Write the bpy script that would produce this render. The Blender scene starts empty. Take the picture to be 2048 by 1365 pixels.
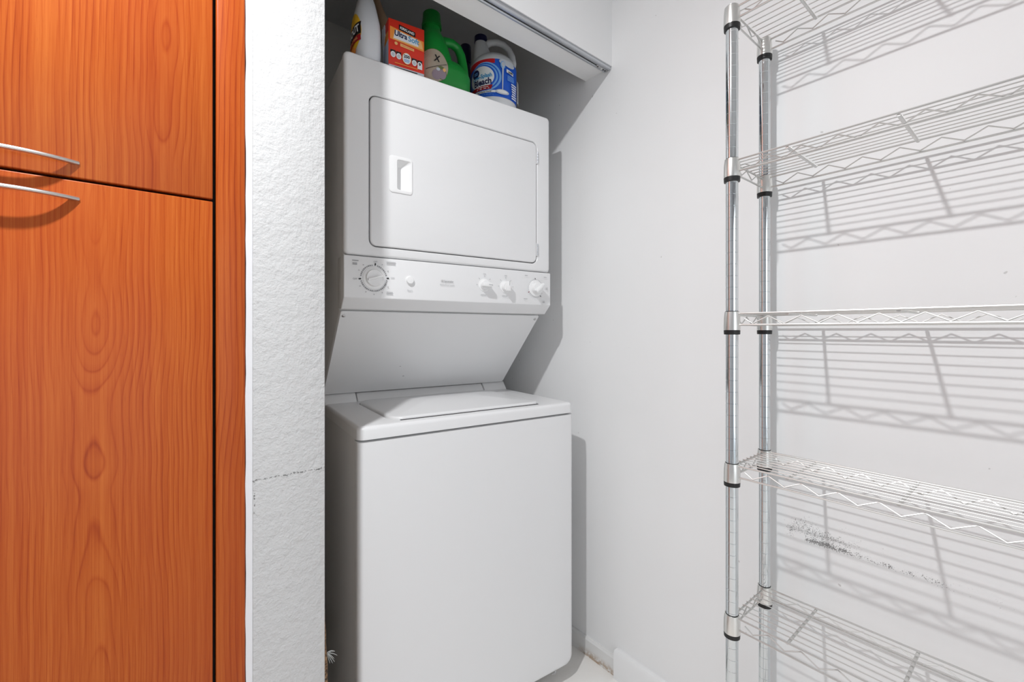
import bpy, bmesh, math, random
from mathutils import Vector, Matrix
R = math.radians
random.seed(7)
scene = bpy.context.scene
COL = scene.collection

# ------------------------------------------------------------------ camera, world, lights, exposure
CAMH = 1.15
cam_d = bpy.data.cameras.new('camera'); cam = bpy.data.objects.new('camera', cam_d); COL.objects.link(cam)
cam.location = (0, 0, CAMH); cam.rotation_euler = (R(90), 0, R(-39.082))
cam_d.sensor_width = 36; cam_d.lens = 882 / 2048 * 36; cam_d.shift_y = -20.5 / 2048
cam_d.clip_start = 0.02
scene.camera = cam
world = bpy.data.worlds.new('world'); scene.world = world; world.use_nodes = True
world.node_tree.nodes['Background'].inputs[0].default_value = (0.85, 0.93, 1.0, 1)
world.node_tree.nodes['Background'].inputs[1].default_value = 1.0
vs = scene.view_settings
vs.view_transform = 'Standard'; vs.look = 'None'; vs.gamma = 1; vs.use_curve_mapping = False
vs.exposure = 0.0
scene.cycles.use_denoising = True
scene.cycles.max_bounces = 8; scene.cycles.diffuse_bounces = 5

BULB_POS = (-0.272, 0.418, 2.405)        # downlight on the ceiling, a little left of the viewer
BULB_POWER = 27.5
FILL_POWER = 15.5

def area(name, loc, rot, sx, sy, power, color):
    l = bpy.data.lights.new(name, 'AREA'); l.shape = 'RECTANGLE'; l.size = sx; l.size_y = sy
    l.energy = power; l.color = color
    o = bpy.data.objects.new(name, l); COL.objects.link(o); o.location = loc; o.rotation_euler = rot
    return o
# fill light outside the added window behind the viewer, in place of daylight
area('window_fill', (-0.2, -2.52, 1.12), (R(70), 0, 0), 2.1, 2.05, FILL_POWER, (0.98, 0.99, 1.0))

# ------------------------------------------------------------------ material helpers
def srgb(r, g, b):
    f = lambda c: (c / 12.92) if c <= 0.04045 else ((c + 0.055) / 1.055) ** 2.4
    return (f(r / 255), f(g / 255), f(b / 255), 1)
MATS = {}
def mat(name, color, rough=0.5, metal=0.0, spec=0.5, coat=0.0):
    m = bpy.data.materials.new(name); m.use_nodes = True
    b = m.node_tree.nodes['Principled BSDF']
    b.inputs['Base Color'].default_value = color if len(color) == 4 else (*color, 1)
    b.inputs['Roughness'].default_value = rough; b.inputs['Metallic'].default_value = metal
    b.inputs['Specular IOR Level'].default_value = spec; b.inputs['Coat Weight'].default_value = coat
    MATS[name] = m
    return m
class NT:
    """tiny node builder"""
    def __init__(s, m):
        s.t = m.node_tree; s.n = s.t.nodes; s.l = s.t.links; s.bsdf = s.n['Principled BSDF']
    def set(s, sock, v):
        if isinstance(v, bpy.types.NodeSocket): s.l.new(v, sock)
        else: sock.default_value = v
    def math(s, op, a, b=None, c=None, clamp=False):
        n = s.n.new('ShaderNodeMath'); n.operation = op; n.use_clamp = clamp
        s.set(n.inputs[0], a)
        if b is not None: s.set(n.inputs[1], b)
        if c is not None: s.set(n.inputs[2], c)
        return n.outputs[0]
    def coord(s):
        c = s.n.new('ShaderNodeTexCoord'); return c.outputs['Object']
    def sep(s, v):
        n = s.n.new('ShaderNodeSeparateXYZ'); s.l.new(v, n.inputs[0]); return n.outputs
    def comb(s, x, y, z):
        n = s.n.new('ShaderNodeCombineXYZ')
        for i, v in enumerate((x, y, z)): s.set(n.inputs[i], v)
        return n.outputs[0]
    def noise(s, vec, scale=1.0, detail=2.0, rough=0.5):
        n = s.n.new('ShaderNodeTexNoise'); s.l.new(vec, n.inputs['Vector'])
        n.inputs['Scale'].default_value = scale; n.inputs['Detail'].default_value = detail
        n.inputs['Roughness'].default_value = rough
        return n.outputs['Fac']
    def ramp(s, fac, stops, interp='LINEAR'):
        n = s.n.new('ShaderNodeValToRGB'); n.color_ramp.interpolation = interp
        e = n.color_ramp.elements
        while len(e) < len(stops): e.new(0.5)
        for el, (p, c) in zip(e, stops):
            el.position = p; el.color = c if len(c) == 4 else (*c, 1)
        s.set(n.inputs[0], fac); return n.outputs[0]
    def mix(s, fac, a, b, mode='MIX'):
        n = s.n.new('ShaderNodeMix'); n.data_type = 'RGBA'; n.blend_type = mode
        s.set(n.inputs[0], fac); s.set(n.inputs[6], a); s.set(n.inputs[7], b)
        return n.outputs[2]
    def step(s, v, lo, hi):
        n = s.n.new('ShaderNodeMapRange'); n.interpolation_type = 'SMOOTHSTEP'
        s.set(n.inputs[0], v); n.inputs[1].default_value = lo; n.inputs[2].default_value = hi
        return n.outputs[0]
    def bump(s, h, strength, dist):
        n = s.n.new('ShaderNodeBump'); n.inputs['Strength'].default_value = strength
        n.inputs['Distance'].default_value = dist; s.l.new(h, n.inputs['Height'])
        s.l.new(n.outputs[0], s.bsdf.inputs['Normal'])
    def base(s, c): s.l.new(c, s.bsdf.inputs['Base Color'])
    def rough(s, c): s.l.new(c, s.bsdf.inputs['Roughness'])

PAINT = (0.80, 0.80, 0.80, 1)
# smooth painted wall on the right, with the rub marks left by something stored on the rack
m = mat('wall_paint', PAINT, 0.55, spec=0.35); t = NT(m)
co = t.coord(); X, Y, Z = t.sep(co)[0:3]
wob = t.noise(co, 2.2, 3)
base = t.ramp(wob, [(0.3, (0.85, 0.85, 0.85)), (0.7, (0.875, 0.875, 0.874))])
fine = t.noise(co, 420, 3, 0.75)
fine2 = t.noise(co, 140, 2, 0.7)
clus = t.noise(co, 28, 2, 0.6)
dl = t.math('ABSOLUTE', t.math('SUBTRACT', Z, t.math('ADD', 0.647, t.math('MULTIPLY', clus, 0.012))))
line = t.math('SUBTRACT', 1.0, t.step(dl, 0.001, 0.010))
yr = t.math('MULTIPLY', t.step(Y, 0.10, 0.21), t.math('SUBTRACT', 1.0, t.step(Y, 0.385, 0.425)))
line = t.math('MULTIPLY', line, yr)
cloud = t.math('MULTIPLY', t.step(Z, 0.645, 0.662), t.math('SUBTRACT', 1.0, t.step(Z, 0.675, 0.735)))
yr2 = t.math('MULTIPLY', t.step(Y, 0.18, 0.33), t.math('SUBTRACT', 1.0, t.step(Y, 0.40, 0.44)))
cloud = t.math('MULTIPLY', cloud, yr2)
far = t.math('MULTIPLY', t.math('SUBTRACT', 1.0, t.step(dl, 0.004, 0.022)), t.math('MULTIPLY', t.step(Y, -0.05, 0.02), t.math('SUBTRACT', 1.0, t.step(Y, 0.14, 0.22))))
thr = t.math('ADD', t.math('ADD', t.math('MULTIPLY', line, 0.155), t.math('MULTIPLY', cloud, 0.150)), t.math('MULTIPLY', far, 0.07))
thr = t.math('MULTIPLY', thr, t.step(clus, 0.25, 0.6))
hit = t.step(t.math('ADD', t.math('ADD', t.math('MULTIPLY', fine, 0.7), t.math('MULTIPLY', fine2, 0.3)), thr), 0.665, 0.70)
hit = t.math('MULTIPLY', hit, t.step(thr, 0.004, 0.02))
c = t.mix(t.math('MULTIPLY', hit, 0.75), base, srgb(70, 68, 66))
# tiny nicks low on the wall
nick = t.step(t.noise(co, 60, 1, 0.4), 0.80, 0.83)
c = t.mix(t.math('MULTIPLY', nick, 0.35), c, srgb(120, 112, 105))
t.base(c); t.bump(t.noise(co, 60, 3, 0.55), 0.05, 0.002)

# roller-textured wall end between the cabinet and the closet, with a hairline crack
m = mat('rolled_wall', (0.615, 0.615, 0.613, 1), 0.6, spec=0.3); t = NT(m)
co = t.coord(); X, Y, Z = t.sep(co)[0:3]
n1 = t.noise(co, 130, 3, 0.6); n2 = t.noise(co, 48, 2, 0.5)
hgt = t.math('ADD', t.math('MULTIPLY', n1, 0.6), t.math('MULTIPLY', n2, 0.6))
cn = t.math('SUBTRACT', t.noise(co, 45, 3, 0.7), 0.5)
dz = t.math('ABSOLUTE', t.math('SUBTRACT', Z, t.math('ADD', 0.8695, t.math('MULTIPLY', cn, 0.012))))
crack = t.math('MULTIPLY', t.math('SUBTRACT', 1.0, t.step(dz, 0.0006, 0.0022)), t.step(t.noise(co, 300, 2, 0.7), 0.42, 0.58))
dx = t.math('ABSOLUTE', t.math('SUBTRACT', X, t.math('ADD', 0.1455, t.math('MULTIPLY', cn, 0.004))))
vcr = t.math('MULTIPLY', t.math('SUBTRACT', 1.0, t.step(dx, 0.0006, 0.0018)), t.math('MULTIPLY', t.step(Z, 0.80, 0.815), t.math('SUBTRACT', 1.0, t.step(Z, 0.868, 0.872))))
vcr = t.math('MULTIPLY', vcr, t.step(t.noise(co, 200, 2, 0.7), 0.5, 0.6))
front_only = t.math('SUBTRACT', 1.0, t.step(Y, 0.945, 0.95))
crk = t.math('MULTIPLY', t.math('MAXIMUM', crack, vcr), front_only)
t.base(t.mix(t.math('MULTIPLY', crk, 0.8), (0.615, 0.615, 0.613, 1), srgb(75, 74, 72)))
t.bump(hgt, 0.55, 0.006)

mat('smooth_paint', (0.84, 0.84, 0.84, 1), 0.5, spec=0.4)
mat('closet_paint', (0.78, 0.76, 0.72, 1), 0.7, spec=0.25)
mat('room_paint', (0.42, 0.43, 0.45, 1), 0.7, spec=0.3)
mat('ceiling_paint', (0.62, 0.62, 0.62, 1), 0.8, spec=0.2)
mat('trim_paint', (0.78, 0.78, 0.80, 1), 0.35)
# floor: pale off-white with faint mottling
m = mat('pale_floor', (0.8, 0.78, 0.75, 1), 0.35); t = NT(m); co = t.coord()
t.base(t.ramp(t.noise(co, 9, 4, 0.6), [(0.3, srgb(240, 237, 232)), (0.7, srgb(246, 244, 241))]))
# skirting inside the closet: white paint rubbed away to brown along its foot
m = mat('worn_baseboard', (0.8, 0.8, 0.79, 1), 0.45); t = NT(m); co = t.coord(); X, Y, Z = t.sep(co)[0:3]
wn = t.noise(co, 70, 4, 0.7)
low = t.math('SUBTRACT', 1.0, t.step(t.math('ADD', Z, t.math('MULTIPLY', wn, 0.03)), 0.022, 0.050))
near = t.math('SUBTRACT', 1.0, t.step(Y, 1.02, 1.12))
t.base(t.mix(t.math('MULTIPLY', t.math('MULTIPLY', low, near), t.step(wn, 0.35, 0.6)), (0.78, 0.775, 0.765, 1), srgb(176, 152, 128)))

# appliance enamel and plastics
m = mat('enamel', (0.775, 0.775, 0.78, 1), 0.30, spec=0.5); t = NT(m); co = t.coord()
t.bump(t.noise(co, 260, 2, 0.5), 0.03, 0.001)
mat('panel_plastic', (0.775, 0.775, 0.78, 1), 0.38)
mat('knob_plastic', (0.84, 0.84, 0.84, 1), 0.3)
mat('gap_dark', (0.03, 0.03, 0.03, 1), 0.8)  # near-black, stands in for shade inside gaps
mat('print_dark', srgb(30, 30, 32), 0.6); mat('print_grey', srgb(150, 150, 152), 0.6)
mat('print_pale', srgb(176, 176, 178), 0.6)
mat('steel', (0.55, 0.55, 0.55, 1), 0.35, 1.0)
# chrome of the rack
mat('chrome_post', (0.70, 0.735, 0.75, 1), 0.10, 1.0)
mat('zinc_wire', (0.68, 0.68, 0.665, 1), 0.38, 1.0)
mat('sleeve_metal', (0.78, 0.78, 0.755, 1), 0.30, 1.0)
mat('black_plastic', srgb(22, 22, 22), 0.45)
mat('aluminium', (0.62, 0.64, 0.67, 1), 0.38, 1.0)
mat('brushed_nickel', (0.66, 0.645, 0.62, 1), 0.33, 1.0)
# products
m = mat('green_plastic', srgb(20, 138, 52), 0.38); 
mat('green_cap', srgb(8, 110, 36), 0.4)
mat('white_plastic', srgb(222, 224, 226), 0.4)
mat('white_spray', srgb(214, 216, 220), 0.42)
mat('navy', srgb(16, 18, 58), 0.35)
mat('red_plastic', srgb(190, 16, 26), 0.35)
mat('tan_wood', srgb(190, 160, 130), 0.6)
mat('card_red', srgb(226, 52, 30), 0.5); mat('card_side', srgb(196, 204, 222), 0.55)
for n_, c_ in dict(ink_red=(200, 24, 34), ink_deepred=(160, 18, 30), ink_blue=(24, 92, 205), ink_sky=(120, 176, 232), ink_navy=(22, 26, 76), ink_white=(236, 238, 240),
        ink_black=(20, 18, 20), ink_yellow=(238, 186, 40), ink_orange=(244, 150, 62), ink_tan=(176, 164, 146), ink_leaf=(104, 116, 70), ink_mauve=(150, 134, 146),
        ink_cyan=(56, 150, 200), ink_palegrey=(200, 206, 214), ink_maroon=(120, 20, 30), ink_peach=(246, 190, 120)).items():
    mat(n_, srgb(*c_), 0.5)
m = mat('raw_edge', srgb(120, 92, 66), 0.9); t = NT(m); co = t.coord()
t.base(t.ramp(t.noise(co, 160, 3, 0.7), [(0.4, srgb(52, 40, 30)), (0.55, srgb(138, 106, 76)), (0.7, srgb(170, 140, 108))]))
mat('grey_fibre', srgb(150, 152, 150), 0.8)
mat('sweater_dark', srgb(40, 38, 36), 0.8)

# cherry veneer: growth rings sliced lengthwise, so they show as cathedrals and closed ovals
def cherry(name, xc, seed, freq=78.0):
    m = mat(name, srgb(190, 92, 42), 0.32, spec=0.20, coat=0.0); t = NT(m)
    m.node_tree.nodes['Principled BSDF'].inputs['Coat Roughness'].default_value = 0.18
    co = t.coord(); X, Y, Z = t.sep(co)[0:3]
    w1 = t.noise(t.comb(seed, 0.0, t.math('MULTIPLY', Z, 1.5)), 1.0, 2, 0.5)
    xr = t.math('SUBTRACT', t.math('SUBTRACT', X, xc), t.math('MULTIPLY', t.math('SUBTRACT', w1, 0.5), 0.05))
    d1 = t.noise(t.comb(seed + 5.3, 2.0, t.math('MULTIPLY', Z, 3.4)), 1.0, 2, 0.4)
    dd = t.math('ADD', t.math('MULTIPLY', t.math('SUBTRACT', d1, 0.5), 0.085), 0.020)
    rr = t.math('SQRT', t.math('ADD', t.math('MULTIPLY', xr, xr), t.math('MULTIPLY', dd, dd)))
    lw = t.noise(t.comb(t.math('MULTIPLY', X, 10.0), seed, t.math('MULTIPLY', Z, 0.9)), 1.0, 3, 0.5)
    rr = t.math('ADD', rr, t.math('MULTIPLY', lw, 0.016))
    fr = t.math('FRACT', t.math('MULTIPLY', rr, freq))
    ring = t.ramp(fr, [(0.0, (0.45,) * 3), (0.10, (0.05,) * 3), (0.50, (0.12,) * 3), (0.82, (0.42,) * 3), (0.93, (1.0,) * 3), (1.0, (0.55,) * 3)])
    fib = t.noise(t.comb(t.math('MULTIPLY', X, 620.0), 0.0, t.math('MULTIPLY', Z, 9.0)), 1.0, 3, 0.6)
    streak = t.noise(t.comb(t.math('MULTIPLY', X, 110.0), seed, t.math('MULTIPLY', Z, 0.8)), 1.0, 4, 0.65)
    broad = t.noise(t.comb(t.math('MULTIPLY', X, 9.0), seed * 2, t.math('MULTIPLY', Z, 0.8)), 1.0, 2, 0.5)
    amp = t.math('MULTIPLY', t.step(t.noise(t.comb(t.math('MULTIPLY', X, 26.0), seed, t.math('MULTIPLY', Z, 2.5)), 1.0, 2), 0.25, 0.75), 0.36)
    v = t.math('ADD', 0.28, t.math('MULTIPLY', ring, t.math('ADD', amp, 0.08)))
    v = t.math('ADD', v, t.math('MULTIPLY', t.math('SUBTRACT', fib, 0.5), 0.75))
    v = t.math('ADD', v, t.math('MULTIPLY', t.math('SUBTRACT', streak, 0.5), 0.85))
    c1 = t.ramp(v, [(0.0, srgb(196, 106, 44)), (0.35, srgb(179, 85, 30)), (0.62, srgb(161, 66, 20)), (1.0, srgb(122, 42, 12))])
    c2 = t.mix(t.step(broad, 0.40, 0.66), c1, srgb(158, 58, 34), 'MIX')
    c = t.mix(0.22, c1, c2)
    pore = t.step(t.noise(t.comb(t.math('MULTIPLY', X, 900.0), 3.0, t.math('MULTIPLY', Z, 60.0)), 1.0, 1), 0.70, 0.76)
    c = t.mix(t.math('MULTIPLY', pore, 0.25), c, srgb(110, 40, 20))
    t.base(c)
    t.bump(fib, 0.04, 0.0006)
    return m
cherry('cherry_upper', 0.012, 1.7, 135); cherry('cherry_lower', -0.070, 4.12, 150); cherry('cherry_stile', 0.24, 9.4, 120)

# glass of the added window
m = bpy.data.materials.new('fill_window_glass'); m.use_nodes = True; MATS['fill_window_glass'] = m
nt = m.node_tree; nt.nodes.clear()
o_ = nt.nodes.new('ShaderNodeOutputMaterial'); tr = nt.nodes.new('ShaderNodeBsdfTransparent'); gl = nt.nodes.new('ShaderNodeBsdfGlossy'); mx = nt.nodes.new('ShaderNodeMixShader')
gl.inputs['Roughness'].default_value = 0.02; mx.inputs[0].default_value = 0.06
nt.links.new(tr.outputs[0], mx.inputs[1]); nt.links.new(gl.outputs[0], mx.inputs[2]); nt.links.new(mx.outputs[0], o_.inputs[0])

# ------------------------------------------------------------------ mesh helpers
def finish(name, bm, mats, parent=None, angle=35, smooth=True, recalc=True):
    if recalc: bmesh.ops.recalc_face_normals(bm, faces=bm.faces)
    me = bpy.data.meshes.new(name); bm.to_mesh(me); bm.free()
    for k in (mats if isinstance(mats, (list, tuple)) else [mats]): me.materials.append(MATS[k])
    if smooth:
        for p in me.polygons: p.use_smooth = True
        me.set_sharp_from_angle(angle=R(angle))
    o = bpy.data.objects.new(name, me); COL.objects.link(o)
    if parent is not None: o.parent = parent
    return o
def B(): return bmesh.new()
def box(bm, x0, x1, y0, y1, z0, z1, bev=0.0, seg=2):
    v = [bm.verts.new((x, y, z)) for z in (z0, z1) for y in (y0, y1) for x in (x0, x1)]
    fs = [bm.faces.new([v[i] for i in f]) for f in ((0, 2, 3, 1), (4, 5, 7, 6), (0, 1, 5, 4), (2, 6, 7, 3), (0, 4, 6, 2), (1, 3, 7, 5))]
    if bev > 0:
        es = list({e for f in fs for e in f.edges})
        bmesh.ops.bevel(bm, geom=es, offset=bev, segments=seg, profile=0.5, affect='EDGES')
    return bm
def rr(cx, cy, hx, hy, r, n=5):
    pts = []
    r = min(r, hx * 0.999, hy * 0.999)
    for k, (sx, sy) in enumerate(((1, 1), (-1, 1), (-1, -1), (1, -1))):
        for i in range(n + 1):
            a = R(90 * k + 90 * i / n)
            pts.append((cx + sx * (hx - r) + r * math.cos(a), cy + sy * (hy - r) + r * math.sin(a)))
    return pts
def loft(bm, loops, cap0=True, cap1=True, closed=False):
    L = [[bm.verts.new(p) for p in lp] for lp in loops]
    n = len(L[0])
    pairs = list(zip(L[:-1], L[1:])) + ([(L[-1], L[0])] if closed else [])
    for a, b in pairs:
        for i in range(n):
            j = (i + 1) % n
            bm.faces.new((a[i], a[j], b[j], b[i]))
    if not closed:
        if cap0: bm.faces.new(L[0][::-1])
        if cap1: bm.faces.new(L[-1])
    return bm
def xz(pts, y): return [(p[0], y, p[1]) for p in pts]
def xy(pts, z): return [(p[0], p[1], z) for p in pts]
def tube(bm, path, rad, n=8, flat=None, caps=True):
    """round bar along a polyline; rad a number or one per point; flat=(a,b) scales the two cross axes"""
    P = [Vector(p) for p in path]; N = len(P)
    rads = rad if isinstance(rad, (list, tuple)) else [rad] * N
    up = None; rings = []
    for i in range(N):
        d = (P[min(i + 1, N - 1)] - P[max(i - 1, 0)]).normalized()
        if up is None:
            up = Vector((0, 0, 1)) if abs(d.z) < 0.9 else Vector((1, 0, 0))
        up = (up - d * up.dot(d)).normalized(); sd = d.cross(up)
        fa, fb = flat if flat else (1, 1)
        rings.append([bm.verts.new(P[i] + up * (math.sin(2 * math.pi * k / n) * rads[i] * fa) + sd * (math.cos(2 * math.pi * k / n) * rads[i] * fb)) for k in range(n)])
    for a, b in zip(rings[:-1], rings[1:]):
        for k in range(n): bm.faces.new((a[k], a[(k + 1) % n], b[(k + 1) % n], b[k]))
    if caps: bm.faces.new(rings[0][::-1]); bm.faces.new(rings[-1])
    return bm
def lathe(bm, cx, cy, prof, n=24, caps=True):
    rings = [[(cx + r * math.cos(2 * math.pi * k / n), cy + r * math.sin(2 * math.pi * k / n), z) for k in range(n)] for r, z in prof]
    return loft(bm, rings, caps, caps)
def lathe_y(bm, cx, cz, y0, prof, n=28):
    rings = [[(cx + r * math.cos(2 * math.pi * k / n), y0 - d, cz + r * math.sin(2 * math.pi * k / n)) for k in range(n)] for r, d in prof]
    return loft(bm, rings)
def prism_x(bm, prof, x0, x1, bev=0.0, seg=2):
    a = [bm.verts.new((x0, y, z)) for y, z in prof]; b = [bm.verts.new((x1, y, z)) for y, z in prof]
    n = len(prof); fs = [bm.faces.new(a), bm.faces.new(b[::-1])]
    for i in range(n): fs.append(bm.faces.new((a[i], a[(i + 1) % n], b[(i + 1) % n], b[i])))
    bmesh.ops.recalc_face_normals(bm, faces=fs)
    if bev:
        es = list({e for f in fs for e in f.edges})
        bmesh.ops.bevel(bm, geom=es, offset=bev, segments=seg, profile=0.5, affect='EDGES')
    return bm
def transform(bm, M, verts=None): bmesh.ops.transform(bm, matrix=M, verts=verts or bm.verts)
def structure(o): o['kind'] = 'structure'; return o
def tag(o, label, cat, group=None):
    o['label'] = label; o['category'] = cat
    if group: o['group'] = group
    return o
def thing(name, label, cat, loc=(0, 0, 0), rz=0.0, group=None):
    o = bpy.data.objects.new(name, None); COL.objects.link(o); o.empty_display_size = 0.05
    o.location = loc; o.rotation_euler = (0, 0, rz)
    return tag(o, label, cat, group)

_txt = {}
def text_mesh(s, size, bold=0.0):
    key = (s, size, bold)
    if key not in _txt:
        cu = bpy.data.curves.new('txt', 'FONT'); cu.body = s; cu.size = size; cu.align_x = 'CENTER'; cu.align_y = 'CENTER'
        cu.offset = bold; cu.resolution_u = 3; cu.fill_mode = 'BOTH'
        ob = bpy.data.objects.new('txt', cu); COL.objects.link(ob)
        bpy.context.view_layer.update()
        me = bpy.data.meshes.new_from_object(ob.evaluated_get(bpy.context.evaluated_depsgraph_get()))
        _txt[key] = ([(v.co.x, v.co.y) for v in me.vertices], [tuple(p.vertices) for p in me.polygons])
        bpy.data.objects.remove(ob); bpy.data.curves.remove(cu); bpy.data.meshes.remove(me)
    return _txt[key]
class Decal:
    """flat print: coloured shapes laid layer by layer on a surface given by fn(u, v, lift)"""
    def __init__(s, fn, lift=0.0002, step=0.00012):
        s.fn = fn; s.bm = B(); s.mats = []; s.l = lift; s.step = step
    def mi(s, m):
        if m not in s.mats: s.mats.append(m)
        return s.mats.index(m)
    def add(s, vs_, fs_, m):
        V = [s.bm.verts.new(s.fn(u, v, s.l)) for u, v in vs_]; i = s.mi(m)
        for f in fs_:
            try: fc = s.bm.faces.new([V[k] for k in f]); fc.material_index = i
            except ValueError: pass
        s.l += s.step; return s
    def quad(s, p00, p10, p11, p01, m, nx=8, ny=2):
        vs_, fs_ = [], []
        for j in range(ny + 1):
            for i in range(nx + 1):
                a, b = i / nx, j / ny
                vs_.append(tuple((p00[k] * (1 - a) + p10[k] * a) * (1 - b) + (p01[k] * (1 - a) + p11[k] * a) * b for k in (0, 1)))
        for j in range(ny):
            for i in range(nx):
                q = j * (nx + 1) + i; fs_.append((q, q + 1, q + nx + 2, q + nx + 1))
        return s.add(vs_, fs_, m)
    def rect(s, u0, v0, u1, v1, m, nx=8, ny=2): return s.quad((u0, v0), (u1, v0), (u1, v1), (u0, v1), m, nx, ny)
    def ell(s, cu, cv, a, b, m, a0=0.0, n=28, rings=3, inner=0.0):
        vs_, fs_ = [], []
        for k in range(rings + 1):
            f = inner + (1 - inner) * k / rings
            for i in range(n):
                q = a0 + 2 * math.pi * i / n; vs_.append((cu + a * f * math.cos(q), cv + b * f * math.sin(q)))
        for k in range(rings):
            for i in range(n):
                j = (i + 1) % n
                fs_.append((k * n + i, k * n + j, (k + 1) * n + j, (k + 1) * n + i))
        return s.add(vs_, fs_, m)
    def text(s, txt, cu, cv, size, m, bold=0.0, sx=1.0, rot=0.0, shear=0.0):
        vs_, fs_ = text_mesh(txt, size, bold); c_, s_ = math.cos(rot), math.sin(rot)
        pts = []
        for x, y in vs_:
            x = x * sx + shear * y
            pts.append((cu + x * c_ - y * s_, cv + x * s_ + y * c_))
        return s.add(pts, fs_, m)
    def bars(s, u, v, w, h, m, n=3, gap=1.7, seed=0):
        rnd = random.Random(seed)
        for k in range(n):
            ww = w * rnd.uniform(0.7, 1.0); vv = v - k * h * gap
            s.rect(u - ww / 2, vv - h / 2, u + ww / 2, vv + h / 2, m, 3, 1); s.l -= s.step
        s.l += s.step; return s
    def build(s, name, parent):
        return finish(name, s.bm, s.mats, parent, smooth=False, recalc=False)

# ------------------------------------------------------------------ the room
T0 = 0.9426                      # plane of the wall with the cabinet and the closet opening
DR = 1.200                       # right wall
CEIL = 2.47
SL, SR = 0.1427, 0.2721          # wall end between cabinet and closet opening
HB = 2.043                       # underside of the header
XL, YB, YC = -1.60, -2.20, 1.95  # left wall, wall behind the viewer, back of the closet
def sbox(name, m, *a, bev=0.0):
    return structure(finish(name, box(B(), *a, bev=bev), m))
sbox('floor', 'pale_floor', XL - .1, DR + .1, YB - .1, YC + .1, -0.10, 0)
sbox('ceiling', 'ceiling_paint', XL - .1, DR + .1, YB - .1, YC + .1, CEIL, CEIL + 0.1)
sbox('wall_right', 'wall_paint', DR, DR + 0.1, YB - .1, YC + .1, 0, CEIL)
sbox('wall_left', 'room_paint', XL - .1, XL, YB - .1, YC + .1, 0, CEIL)
sbox('wall_back', 'closet_paint', SR - 0.14, DR, YC, YC + 0.1, 0, CEIL)
sbox('wall_front', 'rolled_wall', SL, SR, T0, YC, 0, CEIL, bev=0.002)
sbox('wall_header', 'smooth_paint', SR, DR, T0, T0 + 0.116, HB, CEIL)
CABL = -0.42
sbox('wall_front_left', 'smooth_paint', XL, CABL - 0.05, T0, T0 + 0.1, 0, CEIL)
# wall behind the viewer, with an unseen window added to let in fill light
wx0, wx1, wz0, wz1 = -1.3, 0.9, 0.02, 2.12
bm = B(); box(bm, XL, wx0, YB - 0.1, YB, 0, CEIL); box(bm, wx1, DR, YB - 0.1, YB, 0, CEIL); box(bm, wx0, wx1, YB - 0.1, YB, 0, wz0); box(bm, wx0, wx1, YB - 0.1, YB, wz1, CEIL)
structure(finish('wall_rear', bm, 'room_paint'))
w = structure(finish('fill_window_1', (lambda b: (box(b, wx0, wx1, YB - .07, YB - .02, wz0, wz0 + .05), box(b, wx0, wx1, YB - .07, YB - .02, wz1 - .05, wz1), box(b, wx0, wx0 + .05, YB - .07, YB - .02, wz0 + .05, wz1 - .05), box(b, wx1 - .05, wx1, YB - .07, YB - .02, wz0 + .05, wz1 - .05), b)[-1])(B()), 'trim_paint'))
for a_, b_ in ((wx0 + .05, (wx0 + wx1) / 2 - .02), ((wx0 + wx1) / 2 + .02, wx1 - .05)):
    finish('pane', box(B(), a_, b_, YB - .05, YB - .044, wz0 + .05, wz1 - .05), 'fill_window_glass', w)
finish('mullion', box(B(), (wx0 + wx1) / 2 - .02, (wx0 + wx1) / 2 + .02, YB - .07, YB - .02, wz0 + .05, wz1 - .05), 'trim_paint', w)
# closet skirting (worn) and the thicker skirting along the rack wall
structure(finish('baseboard_right', prism_x(B(), [(-0.012, 0), (0, 0), (0, 0.062), (-0.007, 0.062), (-0.012, 0.056)], 0, 1), 'worn_baseboard'))
o = bpy.data.objects['baseboard_right']
me = o.data
for v in me.vertices:
    x, y, z = v.co; v.co = (DR + y, 0.925 + x * (YC - 0.925), z)
bm = B(); prism_x(bm, [(-0.020, 0), (0, 0), (0, 0.092), (-0.014, 0.092), (-0.020, 0.082)], 0, 1)
for v in bm.verts:
    x, y, z = v.co; v.co = (DR + y, YB + x * (0.921 - YB), z)
structure(finish('baseboard_rack_wall', bm, 'smooth_paint'))
# smooth filler strip between the cabinet and the textured wall end
bm = B()
pts = []
rnd = random.Random(3)
n = 60
L_, Rr_ = [], []
for i in range(n + 1):
    z = CEIL * i / n
    L_.append((0.1318 + rnd.uniform(-0.0009, 0.0009), z)); Rr_.append((SL, z))
fv = [[bm.verts.new((x, y, z)) for (x, z), y in ((L_[i], T0 + 0.0015), (Rr_[i], T0 + 0.0005), (Rr_[i], T0 + 0.03), (L_[i], T0 + 0.03))] for i in range(n + 1)]
for a, b in zip(fv[:-1], fv[1:]):
    for k in range(4): bm.faces.new((a[k], a[(k + 1) % 4], b[(k + 1) % 4], b[k]))
bm.faces.new(fv[0]); bm.faces.new(fv[-1][::-1])
structure(finish('trim_1', bm, 'trim_paint'))
mat('lining_tan', srgb(196, 184, 170), 0.9)
sbox('closet_left_lining', 'lining_tan', SR, SR + 0.003, T0 + 0.055, YC, 0, CEIL)  # unseen lining added to darken the closet gap left of the washer
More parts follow.
